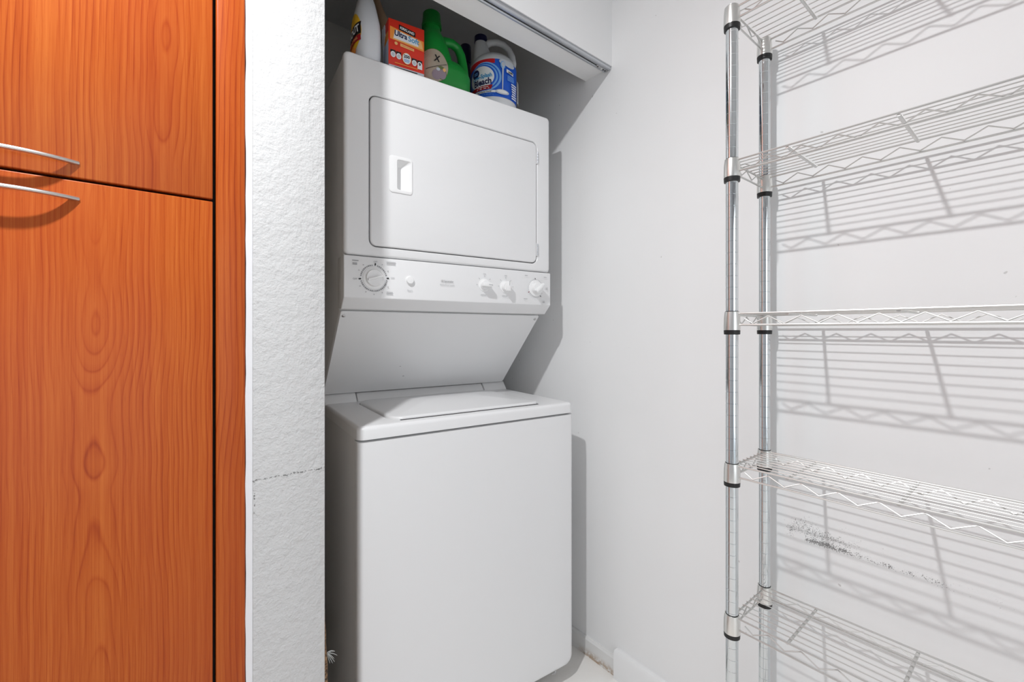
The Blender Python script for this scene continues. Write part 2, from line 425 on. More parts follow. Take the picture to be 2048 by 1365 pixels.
# torn raw edge at the foot of the closet side of the wall end
bm = B(); ring = []
rnd = random.Random(5)
n = 26
for i in range(n + 1):
    z = 0.62 * i / n; w_ = min(0.020, 0.0415 * (0.62 - z)) + rnd.uniform(-0.0008, 0.0008) * (i < n)
    ring.append([bm.verts.new(p) for p in ((SR - 0.002, T0 + 0.004, z), (SR + max(w_, 0.0004), T0 + 0.008, z), (SR + max(w_, 0.0004), T0 + 0.05, z), (SR - 0.002, T0 + 0.05, z))])
for a, b in zip(ring[:-1], ring[1:]):
    for k in range(4): bm.faces.new((a[k], a[(k + 1) % 4], b[(k + 1) % 4], b[k]))
bm.faces.new(ring[0]); bm.faces.new(ring[-1][::-1])
structure(finish('trim_2', bm, 'raw_edge'))
# fluffy tuft of fibres caught on it
tz = 0.480
tuft = thing('fibre_tuft', 'tuft of frayed grey fibres sticking out of the torn wall edge', 'fibres', (SR + 0.0055, T0 + 0.01, tz))
for k in range(9):
    a = R(-60 + 15 * k + random.uniform(-6, 6)); Ln = random.uniform(0.014, 0.022); sy = random.uniform(-0.006, 0.004)
    path = []
    for i in range(6):
        f = i / 5
        path.append((0.0 + Ln * f * math.cos(a), sy * f, Ln * f * math.sin(a) - 0.010 * f * f * (1 if a < 0.5 else 1.4)))
    finish('strand', tube(B(), path, [0.0009, 0.001, 0.0009, 0.0008, 0.0007, 0.0004], 5), 'grey_fibre', tuft)

# ------------------------------------------------------------------ ceiling downlight (the key light)
lamp = thing('ceiling_downlight', 'small round white downlight fixed to the ceiling', 'lamp', (BULB_POS[0], BULB_POS[1], CEIL))
LZ = BULB_POS[2] - CEIL
bm = B(); lathe(bm, 0, 0, [(0.055, -0.0005), (0.055, LZ + 0.004), (0.052, LZ - 0.001), (0.042, LZ - 0.001), (0.040, LZ + 0.003)], 32); finish('housing', bm, 'smooth_paint', lamp)
pl_ = bpy.data.lights.new('downlight_lamp', 'AREA'); pl_.shape = 'DISK'; pl_.size = 0.062; pl_.energy = BULB_POWER; pl_.color = (0.975, 0.988, 1.0)
po_ = bpy.data.objects.new('downlight_lamp', pl_); COL.objects.link(po_); po_.location = (BULB_POS[0], BULB_POS[1], BULB_POS[2] - 0.0015)
# ------------------------------------------------------------------ folding-door track under the header
trk = thing('door_track', 'aluminium sliding door track under the closet header', 'track', (SR, T0, HB))
TL = DR - SR
bm = B(); box(bm, 0.002, TL - 0.002, 0.002, 0.036, -0.0025, -0.0002); finish('channel', bm, 'aluminium', trk)
bm = B(); box(bm, 0.002, TL - 0.002, 0.002, 0.016, -0.010, -0.0025, bev=0.0012); finish('lip', bm, 'aluminium', trk)
bm = B(); box(bm, 0.002, TL - 0.002, 0.0205, 0.030, -0.010, -0.0025, bev=0.0012); finish('lip', bm, 'aluminium', trk)
bm = B(); box(bm, 0.002, TL - 0.045, 0.0158, 0.0207, -0.0085, -0.0025); finish('slot_shade', bm, 'gap_dark', trk)  # dark fill between the lips, shade painted into the track
br = finish('pivot_bracket', box(B(), TL - 0.058, TL - 0.006, 0.0145, 0.0215, -0.0125, -0.0036, bev=0.001), 'steel', trk)
bm = B(); lathe(bm, TL - 0.034, 0.018, [(0.0042, -0.0126), (0.0042, -0.0140), (0.0022, -0.0142)], 14); finish('pivot_screw', bm, 'sleeve_metal', br)
for xx in (TL - 0.052, TL - 0.024, TL - 0.014):
    finish('slot_notch', box(B(), xx - 0.003, xx + 0.002, 0.0150, 0.0205, -0.0129, -0.0124), 'gap_dark', br)
for xx in (0.12, 0.42, 0.70):
    bm = B(); lathe(bm, xx, 0.009, [(0.0036, -0.0100), (0.0034, -0.0112), (0.0012, -0.0118)], 12); finish('screw', bm, 'steel', trk)

# ------------------------------------------------------------------ tall cherry cabinet
FY = T0
cab = thing('tall_cabinet', 'tall cherry wood cabinet with two doors and bow handles beside the white wall', 'cabinet', (0, 0, 0))
DX0, DX1 = -0.42, 0.0812
GAPZ = 1.3815
bm = B(); box(bm, CABL - 0.045, 0.1295, FY + 0.024, FY + 0.56, 0.0, CEIL - 0.002); finish('carcass', bm, 'sweater_dark', cab)
finish('stile', box(B(), 0.0862, 0.1310, FY - 0.001, FY + 0.022, 0.0, CEIL - 0.002, bev=0.0028, seg=3), 'cherry_stile', cab)
finish('stile', box(B(), CABL - 0.048, CABL - 0.004, FY - 0.001, FY + 0.022, 0.0, CEIL - 0.002, bev=0.0028, seg=3), 'cherry_stile', cab)
ud = finish('upper_door', box(B(), DX0, DX1, FY - 0.0, FY + 0.019, GAPZ + 0.0028, 2.30, bev=0.0016, seg=3), 'cherry_upper', cab)
ld = finish('lower_door', box(B(), DX0, DX1, FY - 0.0, FY + 0.019, 0.09, GAPZ - 0.0022, bev=0.0016, seg=3), 'cherry_lower', cab)
def bow_handle(z, parent):
    bm = B(); path = []; hw, xc, bow = 0.0815, -0.1715, 0.0235
    N = 24
    for i in range(N + 1):
        s_ = -1 + 2 * i / N
        path.append((xc + hw * s_, FY + 0.001 - bow * (1 - abs(s_) ** 2.3), z))
    tube(bm, path, 0.0038, 10, flat=(0.85, 1.0))
    h = finish('handle', bm, 'brushed_nickel', parent); h['label'] = 'brushed nickel bow handle'
bow_handle(1.4065, ud); bow_handle(1.3515, ld)

# ------------------------------------------------------------------ stacked washer and dryer (local frame: x along the front, y into the closet)
W = 0.686; DPT = 0.70
ld_c = thing('stacked_washer_dryer', 'white stacked washer and dryer unit standing in the closet', 'washer dryer', (0.3811, 1.0566, 0), R(-5.45))
A = ld_c
# washer base
finish('side_flange', box(B(), 0.0025, 0.02, 0.0345, 0.043, 0.05, 0.8795, bev=0.001), 'enamel', A)
finish('washer_body', box(B(), 0.008, W - 0.004, 0.034, DPT, 0.035, 0.882, bev=0.006), 'enamel', A)
bm = B()
loops = []
cx, hz0, hz1 = W / 2, 0.064, 0.8795
def wf(inset, y):
    h = W / 2 - inset; r = 0.028
    top = hz1 - min(inset, 0.002)
    pts = [(cx + h, top), (cx - h, top)]
    for k in range(7):
        a = R(180 + 90 * k / 6); pts.append((cx - h + r + r * math.cos(a), hz0 + inset + r + r * math.sin(a)))
    for k in range(7):
        a = R(270 + 90 * k / 6); pts.append((cx + h - r + r * math.cos(a), hz0 + inset + r + r * math.sin(a)))
    return [(p[0], y, p[1]) for p in pts]
rad = 0.014
loops = [wf(0.0, 0.032)] + [wf(rad * (1 - math.sin(R(a))), rad * (1 - math.cos(R(a)))) for a in (90, 70, 50, 30, 12, 0)]
loft(bm, loops); finish('washer_front', bm, 'enamel', A, angle=40)
for fx in (0.06, W - 0.06):
    for fy in (0.10, DPT - 0.08):
        finish('foot', lathe(B(), fx, fy, [(0.02, 0.0), (0.022, 0.006), (0.012, 0.012), (0.010, 0.036)], 14), 'black_plastic', A)
finish('clip', (lambda b: tube(b, [(0.598, 0.02, 0.066), (0.600, 0.005, 0.062), (0.606, -0.002, 0.066), (0.610, -0.001, 0.071)], 0.0022, 6))(B()), 'steel', A)
# deck: a frame round the lid opening
ZD = 0.9165
LX0, LX1, LY0, LY1 = 0.0985, 0.5875, 0.040, 0.392
bm = B(); n_ = 6
ocx, ocy, ohx, ohy = W / 2, DPT / 2, W / 2, DPT / 2
icx, icy, ihx, ihy = (LX0 + LX1) / 2, (LY0 + LY1) / 2, (LX1 - LX0) / 2 + 0.003, (LY1 - LY0) / 2 + 0.003
loops = [xy(rr(icx, icy, ihx, ihy, 0.045, n_), ZD - 0.022), xy(rr(icx, icy, ihx, ihy, 0.045, n_), ZD - 0.003), xy(rr(icx, icy, ihx + 0.003, ihy + 0.003, 0.047, n_), ZD)]
b_ = 0.010
for a in (0, 22, 45, 68, 90):
    ins = b_ * (1 - math.sin(R(a))); loops.append(xy(rr(ocx, ocy, ohx - ins, ohy - ins, 0.018, n_), ZD - b_ * (1 - math.cos(R(a)))))
loops += [xy(rr(ocx, ocy, ohx, ohy, 0.018, n_), 0.8838), xy(rr(ocx, ocy, ohx - 0.006, ohy - 0.006, 0.016, n_), 0.8825), xy(rr(icx, icy, ihx, ihy, 0.045, n_), 0.8825)]
loft(bm, loops, closed=True); finish('washer_deck', bm, 'enamel', A, angle=30)
finish('lid_gap_shade', box(B(), LX0 - 0.01, LX1 + 0.01, LY0 - 0.01, LY1 + 0.01, 0.8835, 0.8945), 'gap_dark', A)  # dark slab under the lid, paints the shade in the gap round it
# lid: slightly crowned panel, its front edge lifted for the fingers
bm = B()
NX, NY = 28, 20
lcx, lcy = (LX0 + LX1) / 2, (LY0 + LY1) / 2
base_pts = rr(lcx, lcy, (LX1 - LX0) / 2, (LY1 - LY0) / 2, 0.042, 8)
def lid_loop(sc_in, zfun):
    pts = rr(lcx, lcy, (LX1 - LX0) / 2 - sc_in, (LY1 - LY0) / 2 - sc_in, max(0.042 - sc_in, 0.004), 8)
    if sc_in > 0.12: pts = [(lcx + (p[0] - lcx), lcy + (p[1] - lcy)) for p in pts]
    return [(p[0], p[1], zfun(p[0], p[1], sc_in)) for p in pts]
def crown(x, y, ins):
    f = (y - LY0) / (LY1 - LY0); fx = (x - lcx) / ((LX1 - LX0) / 2)
    bulge = 0.016 * max(0.0, 1 - abs(fx) ** 2.6) * max(0.0, math.sin(math.pi * min(1, (f * 0.9 + 0.08)))) 
    return ZD + 0.0045 + bulge
loops = [lid_loop(0.0, lambda x, y, i: ZD - 0.012), lid_loop(0.0, lambda x, y, i: crown(x, y, 0) - 0.004)]
for ins in (0.0015, 0.004, 0.012, 0.03, 0.06, 0.10, 0.14, 0.170):
    loops.append(lid_loop(ins, lambda x, y, i: crown(x, y, i) - (0.0018 if i < 0.002 else 0)))
loft(bm, loops); 
lid = finish('washer_lid', bm, 'enamel', A, angle=50)
# flat dark strip on the deck, paints the shade of the finger gap
bm = B(); box(bm, 0.116, 0.566, LY0 - 0.011, LY0 - 0.0035, ZD + 0.0001, ZD + 0.0008); finish('finger_gap_shade', bm, 'gap_dark', A)
# raised strip at the rear of the deck, left and right of the lid hinge
prof = [(0.392, 0.9005), (0.405, 0.922), (0.425, 0.945), (0.62, 0.945), (0.62, 0.9005)]
finish('rear_ledge', prism_x(B(), prof, 0.001, LX0 + 0.002, bev=0.003), 'enamel', A)
finish('rear_ledge', prism_x(B(), prof, LX1 - 0.002, W - 0.001, bev=0.003), 'enamel', A)
finish('lid_hinge_strip', prism_x(B(), [(0.396, 0.9015), (0.406, 0.920), (0.426, 0.943), (0.62, 0.943), (0.62, 0.9015)], LX0 + 0.0055, LX1 - 0.0055, bev=0.0025), 'enamel', A)

# tower carrying the dryer
DX = -0.006; YF = 0.115
X0, X1 = DX, DX + W
prof = [(YF + 0.022, 1.887), (YF + 0.022, 1.230), (0.178, 1.207), (0.425, 0.948), (DPT, 0.948), (DPT, 1.887)]
finish('dryer_cabinet', prism_x(B(), prof, X0 + 0.003, X1 - 0.003, bev=0.005, seg=3), 'enamel', A)
# slanted service panel below the controls
p0 = Vector((0, 0.1745, 1.2065)); p1 = Vector((0, 0.4215, 0.9475)); nrm = Vector((0, -(p0.z - p1.z), -(p1.y - p0.y))).normalized()
bm = B(); ln = (p1 - p0).length
loft(bm, [[(x, p0.y + (p1.y - p0.y) * s_ / ln + nrm.y * d, p0.z + (p1.z - p0.z) * s_ / ln + nrm.z * d) for x, s_ in rr((X0 + X1) / 2, ln / 2, W / 2 - 0.004 - ii, ln / 2 - 0.001 - ii, 0.006, 4)] for d, ii in ((0.0002, 0), (0.0035, 0), (0.005, 0.0015))])
finish('slanted_panel', bm, 'enamel', A)
for sx in (X0 + 0.014, X1 - 0.016):
    c0 = p0 + (p1 - p0) * (0.016 / ln) + nrm * 0.005
    bm = B(); lathe(bm, 0, 0, [(0.0050, 0), (0.0048, 0.0016), (0.003, 0.0028)], 14)
    q = nrm.to_track_quat('Z', 'Y').to_matrix().to_4x4(); transform(bm, Matrix.Translation((sx, c0.y, c0.z)) @ q)
    s1 = finish('screw', bm, 'steel', A)
for sx, f_, rr_ in ((0.245, 0.80, 0.0026), (0.222, 0.66, 0.0018)):     # a chip and a speck in the enamel
    c0 = p0 + (p1 - p0) * f_ + nrm * 0.0049
    bm = B(); lathe(bm, 0, 0, [(rr_, 0), (rr_ * 0.8, 0.0004)], 9)
    transform(bm, Matrix.Translation((sx, c0.y, c0.z)) @ nrm.to_track_quat('Z', 'Y').to_matrix().to_4x4() @ Matrix.Diagonal((1.6, 0.7, 1, 1)))
    finish('enamel_chip', bm, 'print_grey', A)
# dryer front: a frame round the door opening
DZ0, DZ1 = 1.352, 1.8885
HX0, HX1, HZ0, HZ1 = 0.0585, 0.6235, 1.3780, 1.7905
fcx, fcz = (X0 + X1) / 2, (DZ0 + DZ1) / 2; fhx, fhz = W / 2, (DZ1 - DZ0) / 2
hcx, hcz, hhx, hhz = (HX0 + HX1) / 2, (HZ0 + HZ1) / 2, (HX1 - HX0) / 2, (HZ1 - HZ0) / 2
loops = [xz(rr(hcx, hcz, hhx, hhz, 0.020, 6), YF + 0.020), xz(rr(hcx, hcz, hhx, hhz, 0.020, 6), YF + 0.0025), xz(rr(hcx, hcz, hhx + 0.0022, hhz + 0.0022, 0.022, 6), YF)]
rb = 0.010
for a in (0, 22, 45, 68, 90):
    ins = rb * (1 - math.sin(R(a))); loops.append(xz(rr(fcx, fcz, fhx - ins, fhz - ins * 0.6, 0.012, 6), YF + rb * (1 - math.cos(R(a)))))
loops += [xz(rr(fcx, fcz, fhx, fhz, 0.012, 6), YF + 0.024), xz(rr(hcx, hcz, hhx, hhz, 0.020, 6), YF + 0.024)]
bm = B(); loft(bm, loops, closed=True); finish('dryer_front', bm, 'enamel', A, angle=30)
finish('door_gap_shade', box(B(), HX0 - 0.005, HX1 + 0.005, YF + 0.0165, YF + 0.0215, HZ0 - 0.005, HZ1 + 0.005), 'gap_dark', A)  # dark sheet behind the door, stands in for the shade of its gap
# dryer door with a recessed grip
g = 0.0030
PX0, PX1, PZ0, PZ1 = 0.1125, 0.1800, 1.5345, 1.6370
pcx, pcz, phx, phz = (PX0 + PX1) / 2, (PZ0 + PZ1) / 2, (PX1 - PX0) / 2, (PZ1 - PZ0) / 2
loops = [xz(rr(pcx, pcz, phx - 0.001, phz - 0.001, 0.008, 6), YF + 0.0155), xz(rr(pcx, pcz, phx - 0.001, phz - 0.001, 0.008, 6), YF - 0.0015)]
rb = 0.004
for a in (0, 30, 60, 90):
    ins = g + rb * (1 - math.sin(R(a))); loops.append(xz(rr(hcx, hcz, hhx - ins, hhz - ins, 0.018, 6), YF - 0.0015 + rb * (1 - math.cos(R(a)))))
loops += [xz(rr(hcx, hcz, hhx - g, hhz - g, 0.018, 6), YF + 0.0155)]
bm = B(); loft(bm, loops, closed=True); door = finish('dryer_door', bm, 'enamel', A, angle=30)
bm = B()
QX0, QX1, QZ0, QZ1 = 0.1345, 0.1765, 1.5430, 1.6285
qcx, qcz, qhx, qhz = (QX0 + QX1) / 2, (QZ0 + QZ1) / 2, (QX1 - QX0) / 2, (QZ1 - QZ0) / 2
loops = [xz(rr(pcx, pcz, phx, phz, 0.009, 6), YF - 0.0012), xz(rr(pcx, pcz, phx - 0.0004, phz - 0.0004, 0.009, 6), YF - 0.0034), xz(rr(pcx, pcz, phx - 0.003, phz - 0.003, 0.007, 6), YF - 0.0044),
         xz(rr(qcx, qcz, qhx, qhz, 0.006, 6), YF - 0.0040), xz(rr(qcx, qcz, qhx - 0.001, qhz - 0.001, 0.006, 6), YF - 0.0030),
         xz(rr(qcx - 0.011, qcz - 0.006, qhx - 0.013, qhz - 0.010, 0.004, 6), YF + 0.0150)]
loft(bm, loops, cap0=False, cap1=True); grip = finish('door_grip', bm, 'knob_plastic', door, angle=28); grip['label'] = 'white recessed plastic grip'
for hz in (1.740, 1.4265):
    bm = B(); box(bm, HX1 - 0.003, HX1 + 0.004, YF - 0.003, YF + 0.004, hz - 0.022, hz + 0.022, bev=0.001)
    hg = finish('hinge', bm, 'enamel', A)
    for k in range(4): finish('knuckle', lathe(B(), HX1 + 0.0005, YF - 0.003, [(0.0026, hz - 0.019 + k * 0.0098), (0.0026, hz - 0.0108 + k * 0.0098)], 10), 'aluminium', hg)
# control panel
bm = B()
prism_x(bm, [(YF - 0.001, 1.3495), (YF - 0.001, 1.2385), (YF + 0.030, 1.2085), (YF + 0.070, 1.2085), (YF + 0.070, 1.3495)], X0 - 0.001, X1 + 0.001, bev=0.0025, seg=3)
cp = finish('control_panel', bm, 'panel_plastic', A, angle=30)
YP = YF - 0.001
def blade(bm, cx, cz, ang, hw, hl, y0, y1, bev=0.0025):
    b2 = B(); box(b2, -hl, hl, y1, y0, -hw, hw, bev=bev)
    transform(b2, Matrix.Translation((cx, 0, cz)) @ Matrix.Rotation(-ang, 4, 'Y'))
    tmp = bpy.data.meshes.new('tmp'); b2.to_mesh(tmp); b2.free(); bm.from_mesh(tmp); bpy.data.meshes.remove(tmp)
KZ = 1.2935
# dryer timer dial
bm = B(); lathe_y(bm, 0.0712, KZ - 0.001, YP, [(0.0300, 0.0), (0.0298, 0.0018), (0.0285, 0.0026), (0.0232, 0.0030), (0.0228, 0.0110), (0.0218, 0.0122), (0.0215, 0.0114), (0.0190, 0.0108)])
blade(bm, 0.0712, KZ - 0.001, R(17), 0.0030, 0.0205, YP - 0.009, YP - 0.0185, 0.0018)
kd = finish('timer_dial', bm, 'knob_plastic', cp, angle=40); kd['label'] = 'large round timer dial at the left end'
# start button
bm = B(); lathe_y(bm, 0.1719, KZ, YP, [(0.0128, 0.0), (0.0126, 0.0008), (0.0112, 0.0010), (0.0110, 0.0055), (0.0098, 0.0068), (0.004, 0.0072)], 24)
kb = finish('start_button', bm, 'knob_plastic', cp, angle=40)
# selector knobs
def knob(cx, cz, ang, name, r=0.0165, dep=0.026):
    bm = B(); lathe_y(bm, cx, cz, YP, [(r + 0.004, 0.0), (r + 0.0035, 0.0015), (r, 0.0025), (r * 0.94, dep * 0.45), (r * 0.86, dep * 0.55)], 26)
    blade(bm, cx, cz, ang, r * 0.42, r * 0.97, YP - dep * 0.3, YP - dep, 0.003)
    k = finish(name, bm, 'knob_plastic', cp, angle=40)
    bm = B(); ca, sa = math.cos(ang), math.sin(ang)
    blade(bm, cx + ca * r * 0.55, cz + sa * r * 0.55, ang, 0.0007, r * 0.42, YP - dep + 0.0002, YP - dep - 0.0003, 0.0)
    finish('pointer_line', bm, 'print_grey', cp)
    return k
knob(0.4160, KZ, R(-4), 'temperature_knob'); knob(0.4947, KZ - 0.001, R(88), 'load_knob')
bm = B(); lathe_y(bm, 0.6150, KZ, YP, [(0.0275, 0.0), (0.0272, 0.004), (0.0250, 0.0052), (0.0200, 0.0056), (0.0196, 0.019), (0.0184, 0.021), (0.012, 0.021)], 30)
blade(bm, 0.6150, KZ, R(40), 0.0055, 0.0205, YP - 0.017, YP - 0.033, 0.003)
finish('washer_dial', bm, 'knob_plastic', cp, angle=40)
# print on the control panel
D = Decal(lambda u, v, l: (u, YP - l, v), 0.00015, 0.00004)
def tick(cx, cz, ang, r0, r1, w, m):
    ca, sa = math.cos(ang), math.sin(ang); px, pz = -sa * w, ca * w
    D.quad((cx + ca * r0 + px, cz + sa * r0 + pz), (cx + ca * r0 - px, cz + sa * r0 - pz), (cx + ca * r1 - px, cz + sa * r1 - pz), (cx + ca * r1 + px, cz + sa * r1 + pz), m, 1, 1)
cx_, cz_ = 0.0712, KZ - 0.001
for k in range(44):
    a = R(k * 360 / 44)
    if min(abs((math.degrees(a) - q + 180) % 360 - 180) for q in (85, 3, 186)) > 9: tick(cx_, cz_, a, 0.0330, 0.0368, 0.0014 + 0.0004 * (k % 3), 'print_grey')
for q in (85, 3, 186): tick(cx_, cz_, R(q), 0.0345, 0.0410, 0.0017, 'print_dark')
D.text('OFF', cx_ - 0.0500, cz_ - 0.005, 0.0065, 'print_grey'); D.text('OFF', cx_ + 0.0510, cz_ + 0.003, 0.0065, 'print_pale'); D.text('OFF', cx_ + 0.004, cz_ + 0.0445, 0.0060, 'print_grey')
D.bars(0.0220, KZ + 0.043, 0.022, 0.0022, 'print_grey', 1, seed=1); D.bars(0.0205, KZ + 0.0360, 0.012, 0.0020, 'print_grey', 2, seed=2)
D.bars(0.1180, KZ + 0.0455, 0.034, 0.0020, 'print_pale', 2, 2.6, seed=4); D.bars(0.1140, KZ - 0.0375, 0.020, 0.0020, 'print_pale', 2, 2.4, seed=5)
for q in (30, 60, 130, 155, 212, 240, 270, 300, 330): tick(cx_, cz_, R(q), 0.0425, 0.0455, 0.0012, 'print_pale')
D.text('Start', 0.1719, KZ - 0.030, 0.0078, 'print_pale')
D.text('GE Spacemaker', 0.2880, KZ + 0.0035, 0.0088, 'print_grey', 0.0001, 0.72); D.text('Washer/Dryer Laundry', 0.2880, KZ - 0.0075, 0.0070, 'print_pale', 0.0, 0.72)
for kx in (0.4160, 0.4947):
    for q in (45, 90, 135, 180, 0): tick(kx, KZ, R(q), 0.0250, 0.0300, 0.0007, 'print_pale')
    D.bars(kx, KZ + 0.0345, 0.010, 0.0018, 'print_pale', 1, seed=6)
    D.bars(kx - 0.004, KZ - 0.0315, 0.026, 0.0020, 'print_pale', 1, seed=8)
for k in range(26):
    a = R(20 + k * 320 / 26); tick(0.6150, KZ, a, 0.0298, 0.0316, 0.0013, 'print_pale')
for q, mm in ((95, 'print_dark'), (205, 'ink_maroon'), (-52, 'print_dark')): tick(0.6150, KZ, R(q), 0.0300, 0.0350, 0.0013, mm)
D.bars(0.575, KZ + 0.041, 0.014, 0.0020, 'print_pale', 1, seed=9); D.bars(0.655, KZ + 0.040, 0.014, 0.0020, 'print_pale', 1, seed=10); D.bars(0.572, KZ - 0.037, 0.018, 0.0020, 'print_pale', 1, seed=11)
D.bars(0.662, KZ + 0.004, 0.008, 0.0018, 'print_pale', 3, seed=12); D.bars(0.648, KZ - 0.043, 0.010, 0.0022, 'print_pale', 2, seed=13)
D.build('printed_marks', cp)['kind'] = 'stuff'

# ------------------------------------------------------------------ laundry products on top of the dryer
ZT = 1.8875
UM = Matrix.Translation((0.3811, 1.0566, 0)) @ Matrix.Rotation(R(-5.45), 4, 'Z')
def on_top(x, y): v = UM @ Vector((x, y, ZT)); return (v.x, v.y, v.z)
URZ = R(-5.45)
def supel(cx, cy, a, b, z, e=2.6, n=40):
    out = []
    for k in range(n):
        q = 2 * math.pi * k / n; c_, s_ = math.cos(q), math.sin(q)
        out.append((cx + a * math.copysign(abs(c_) ** (2 / e), c_), cy + b * math.copysign(abs(s_) ** (2 / e), s_), z))
    return out
def fuse(name, bms, m, parent, voxel=0.0026, smooth_it=6):
    """union of closed shapes: voxel remesh, then relax"""
    bm = B()
    for b2 in bms:
        bmesh.ops.recalc_face_normals(b2, faces=b2.faces)
        tmp = bpy.data.meshes.new('tmp'); b2.to_mesh(tmp); b2.free(); bm.from_mesh(tmp); bpy.data.meshes.remove(tmp)
    me = bpy.data.meshes.new('tmp'); bm.to_mesh(me); bm.free()
    ob = bpy.data.objects.new('tmp', me); COL.objects.link(ob)
    md = ob.modifiers.new('r', 'REMESH'); md.mode = 'VOXEL'; md.voxel_size = voxel; md.use_smooth_shade = True
    ms = ob.modifiers.new('s', 'SMOOTH'); ms.iterations = smooth_it; ms.factor = 0.5
    bpy.context.view_layer.update()
    me2 = bpy.data.meshes.new_from_object(ob.evaluated_get(bpy.context.evaluated_depsgraph_get()))
    bpy.data.objects.remove(ob); bpy.data.meshes.remove(me)
    me2.name = name; me2.materials.clear(); me2.materials.append(MATS[m])
    for p in me2.polygons: p.use_smooth = True
    o = bpy.data.objects.new(name, me2); COL.objects.link(o); o.parent = parent
    return o

# --- spray bottle
sp = thing('spray_bottle', 'white stain remover spray bottle with red top at the left end', 'bottle', on_top(0.066, 0.172), URZ + R(-86))
SPP = [(0.000, 0.040, 0.030), (0.004, 0.044, 0.034), (0.030, 0.046, 0.0365), (0.095, 0.045, 0.0365), (0.120, 0.041, 0.035), (0.150, 0.032, 0.030), (0.180, 0.024, 0.0235), (0.198, 0.0165, 0.0165), (0.205, 0.0155, 0.0155)]
bm = B(); loft(bm, [supel(0, 0, a, b, z, 2.5) for z, a, b in SPP]); finish('bottle_body', bm, 'white_spray', sp, angle=60)
bm = B(); lathe(bm, 0, 0, [(0.0165, 0.203), (0.018, 0.205), (0.018, 0.222), (0.0145, 0.226), (0.013, 0.245)], 24); finish('collar', bm, 'red_plastic', sp)
bm = B(); box(bm, -0.052, 0.026, -0.013, 0.013, 0.243, 0.266, bev=0.005); tube(bm, [(-0.036, 0, 0.245), (-0.046, 0, 0.225), (-0.048, 0, 0.200)], [0.006, 0.006, 0.005], 8); finish('trigger_head', bm, 'red_plastic', sp)
def sp_fn(u, v, l):
    # front (-y) face of the bottle; u across, v up
    for (z0, a0, b0), (z1, a1, b1) in zip(SPP[:-1], SPP[1:]):
        if z0 <= v <= z1:
            f = (v - z0) / (z1 - z0); a = a0 + (a1 - a0) * f; b = b0 + (b1 - b0) * f; break
    else: a, b = SPP[0][1:]
    uu = max(-0.999, min(0.999, u / a)); e = 2.5
    return (u, -(b + 0.0002) * (1 - abs(uu) ** e) ** (1 / e) - l * 3, v)
D = Decal(sp_fn, 0.0003, 0.0002)
D.ell(0.0, 0.078, 0.0375, 0.058, 'ink_yellow', n=32, rings=6)
D.quad((-0.037, 0.050), (0.037, 0.070), (0.036, 0.104), (-0.036, 0.084), 'ink_black', 12, 3)
D.text('SHOUT', 0.002, 0.0775, 0.027, 'ink_white', 0.0009, 0.72, R(15), 0.1)
D.quad((-0.037, 0.032), (0.038, 0.052), (0.037, 0.068), (-0.037, 0.048), 'ink_deepred', 12, 2)
D.text('TRIPLE-ACTING', 0.001, 0.0502, 0.0095, 'ink_peach', 0.0002, 0.9, R(15))
D.ell(0.012, 0.026, 0.013, 0.011, 'ink_orange', n=18, rings=3)
D.build('front_label', sp)

# --- wooden handle behind
wh = thing('wooden_brush', 'tan wooden brush handle standing behind the red box', 'brush', on_top(0.168, 0.285), URZ)
bm = B(); tube(bm, [(0.004, 0.0, 0.0), (0.002, 0.0, 0.05), (0.000, 0.002, 0.14), (-0.003, 0.006, 0.20), (-0.010, 0.018, 0.245), (-0.020, 0.035, 0.295), (-0.030, 0.060, 0.36), (-0.034, 0.075, 0.40)], [0.020, 0.021, 0.020, 0.0185, 0.014, 0.0105, 0.0095, 0.009], 14); finish('handle', bm, 'tan_wood', wh)
bm = B(); lathe(bm, 0.004, 0, [(0.026, 0.0), (0.027, 0.012), (0.021, 0.02)], 18); finish('foot_ferrule', bm, 'tan_wood', wh)

# --- red box of dryer sheets
BW, BD, BH = 0.1040, 0.064, 0.1400
bx = thing('dryer_sheet_box', 'red and orange carton of dryer sheets standing on the dryer', 'box', on_top(0.1165, 0.1300), URZ + R(-3.0))
bm = B(); box(bm, 0, BW, 0, BD, 0.0, BH, bev=0.0012, seg=2); finish('carton', bm, 'card_red', bx)
D = Decal(lambda u, v, l: (u, -l, v))
D.rect(0.001, 0.001, BW - 0.001, 0.0105, 'ink_palegrey', 2, 1); D.bars(0.05, 0.0060, 0.07, 0.0030, 'ink_black', 1)
D.quad((0.004, 0.083), (BW - 0.002, 0.075), (BW - 0.002, 0.104), (0.004, 0.118), 'ink_orange')
D.quad((0.012, 0.0835), (0.100, 0.0805), (0.094, 0.1020), (0.017, 0.1120), 'ink_peach')
D.quad((0.014, 0.0870), (0.086, 0.0840), (0.083, 0.1040), (0.018, 0.1120), 'ink_white')
D.quad((0.029, 0.1150), (0.077, 0.1085), (0.077, 0.1225), (0.029, 0.1300), 'ink_black')
D.text('KIRKLAND', 0.053, 0.1190, 0.0100, 'ink_white', 0.0003, 0.86, R(-8))
D.text('Ultra', 0.0345, 0.1010, 0.0215, 'ink_navy', 0.0007, 0.82, R(-4)); D.text('Soft', 0.0720, 0.0970, 0.0215, 'ink_cyan', 0.0003, 0.95, R(-4))
D.ell(0.021, 0.0735, 0.0045, 0.0045, 'ink_peach'); D.quad((0.033, 0.0690), (0.073, 0.0660), (0.073, 0.0730), (0.033, 0.0775), 'ink_peach'); D.text('FABRIC SOFTENER', 0.053, 0.0715, 0.0042, 'ink_red', 0, 0.95, R(-5))
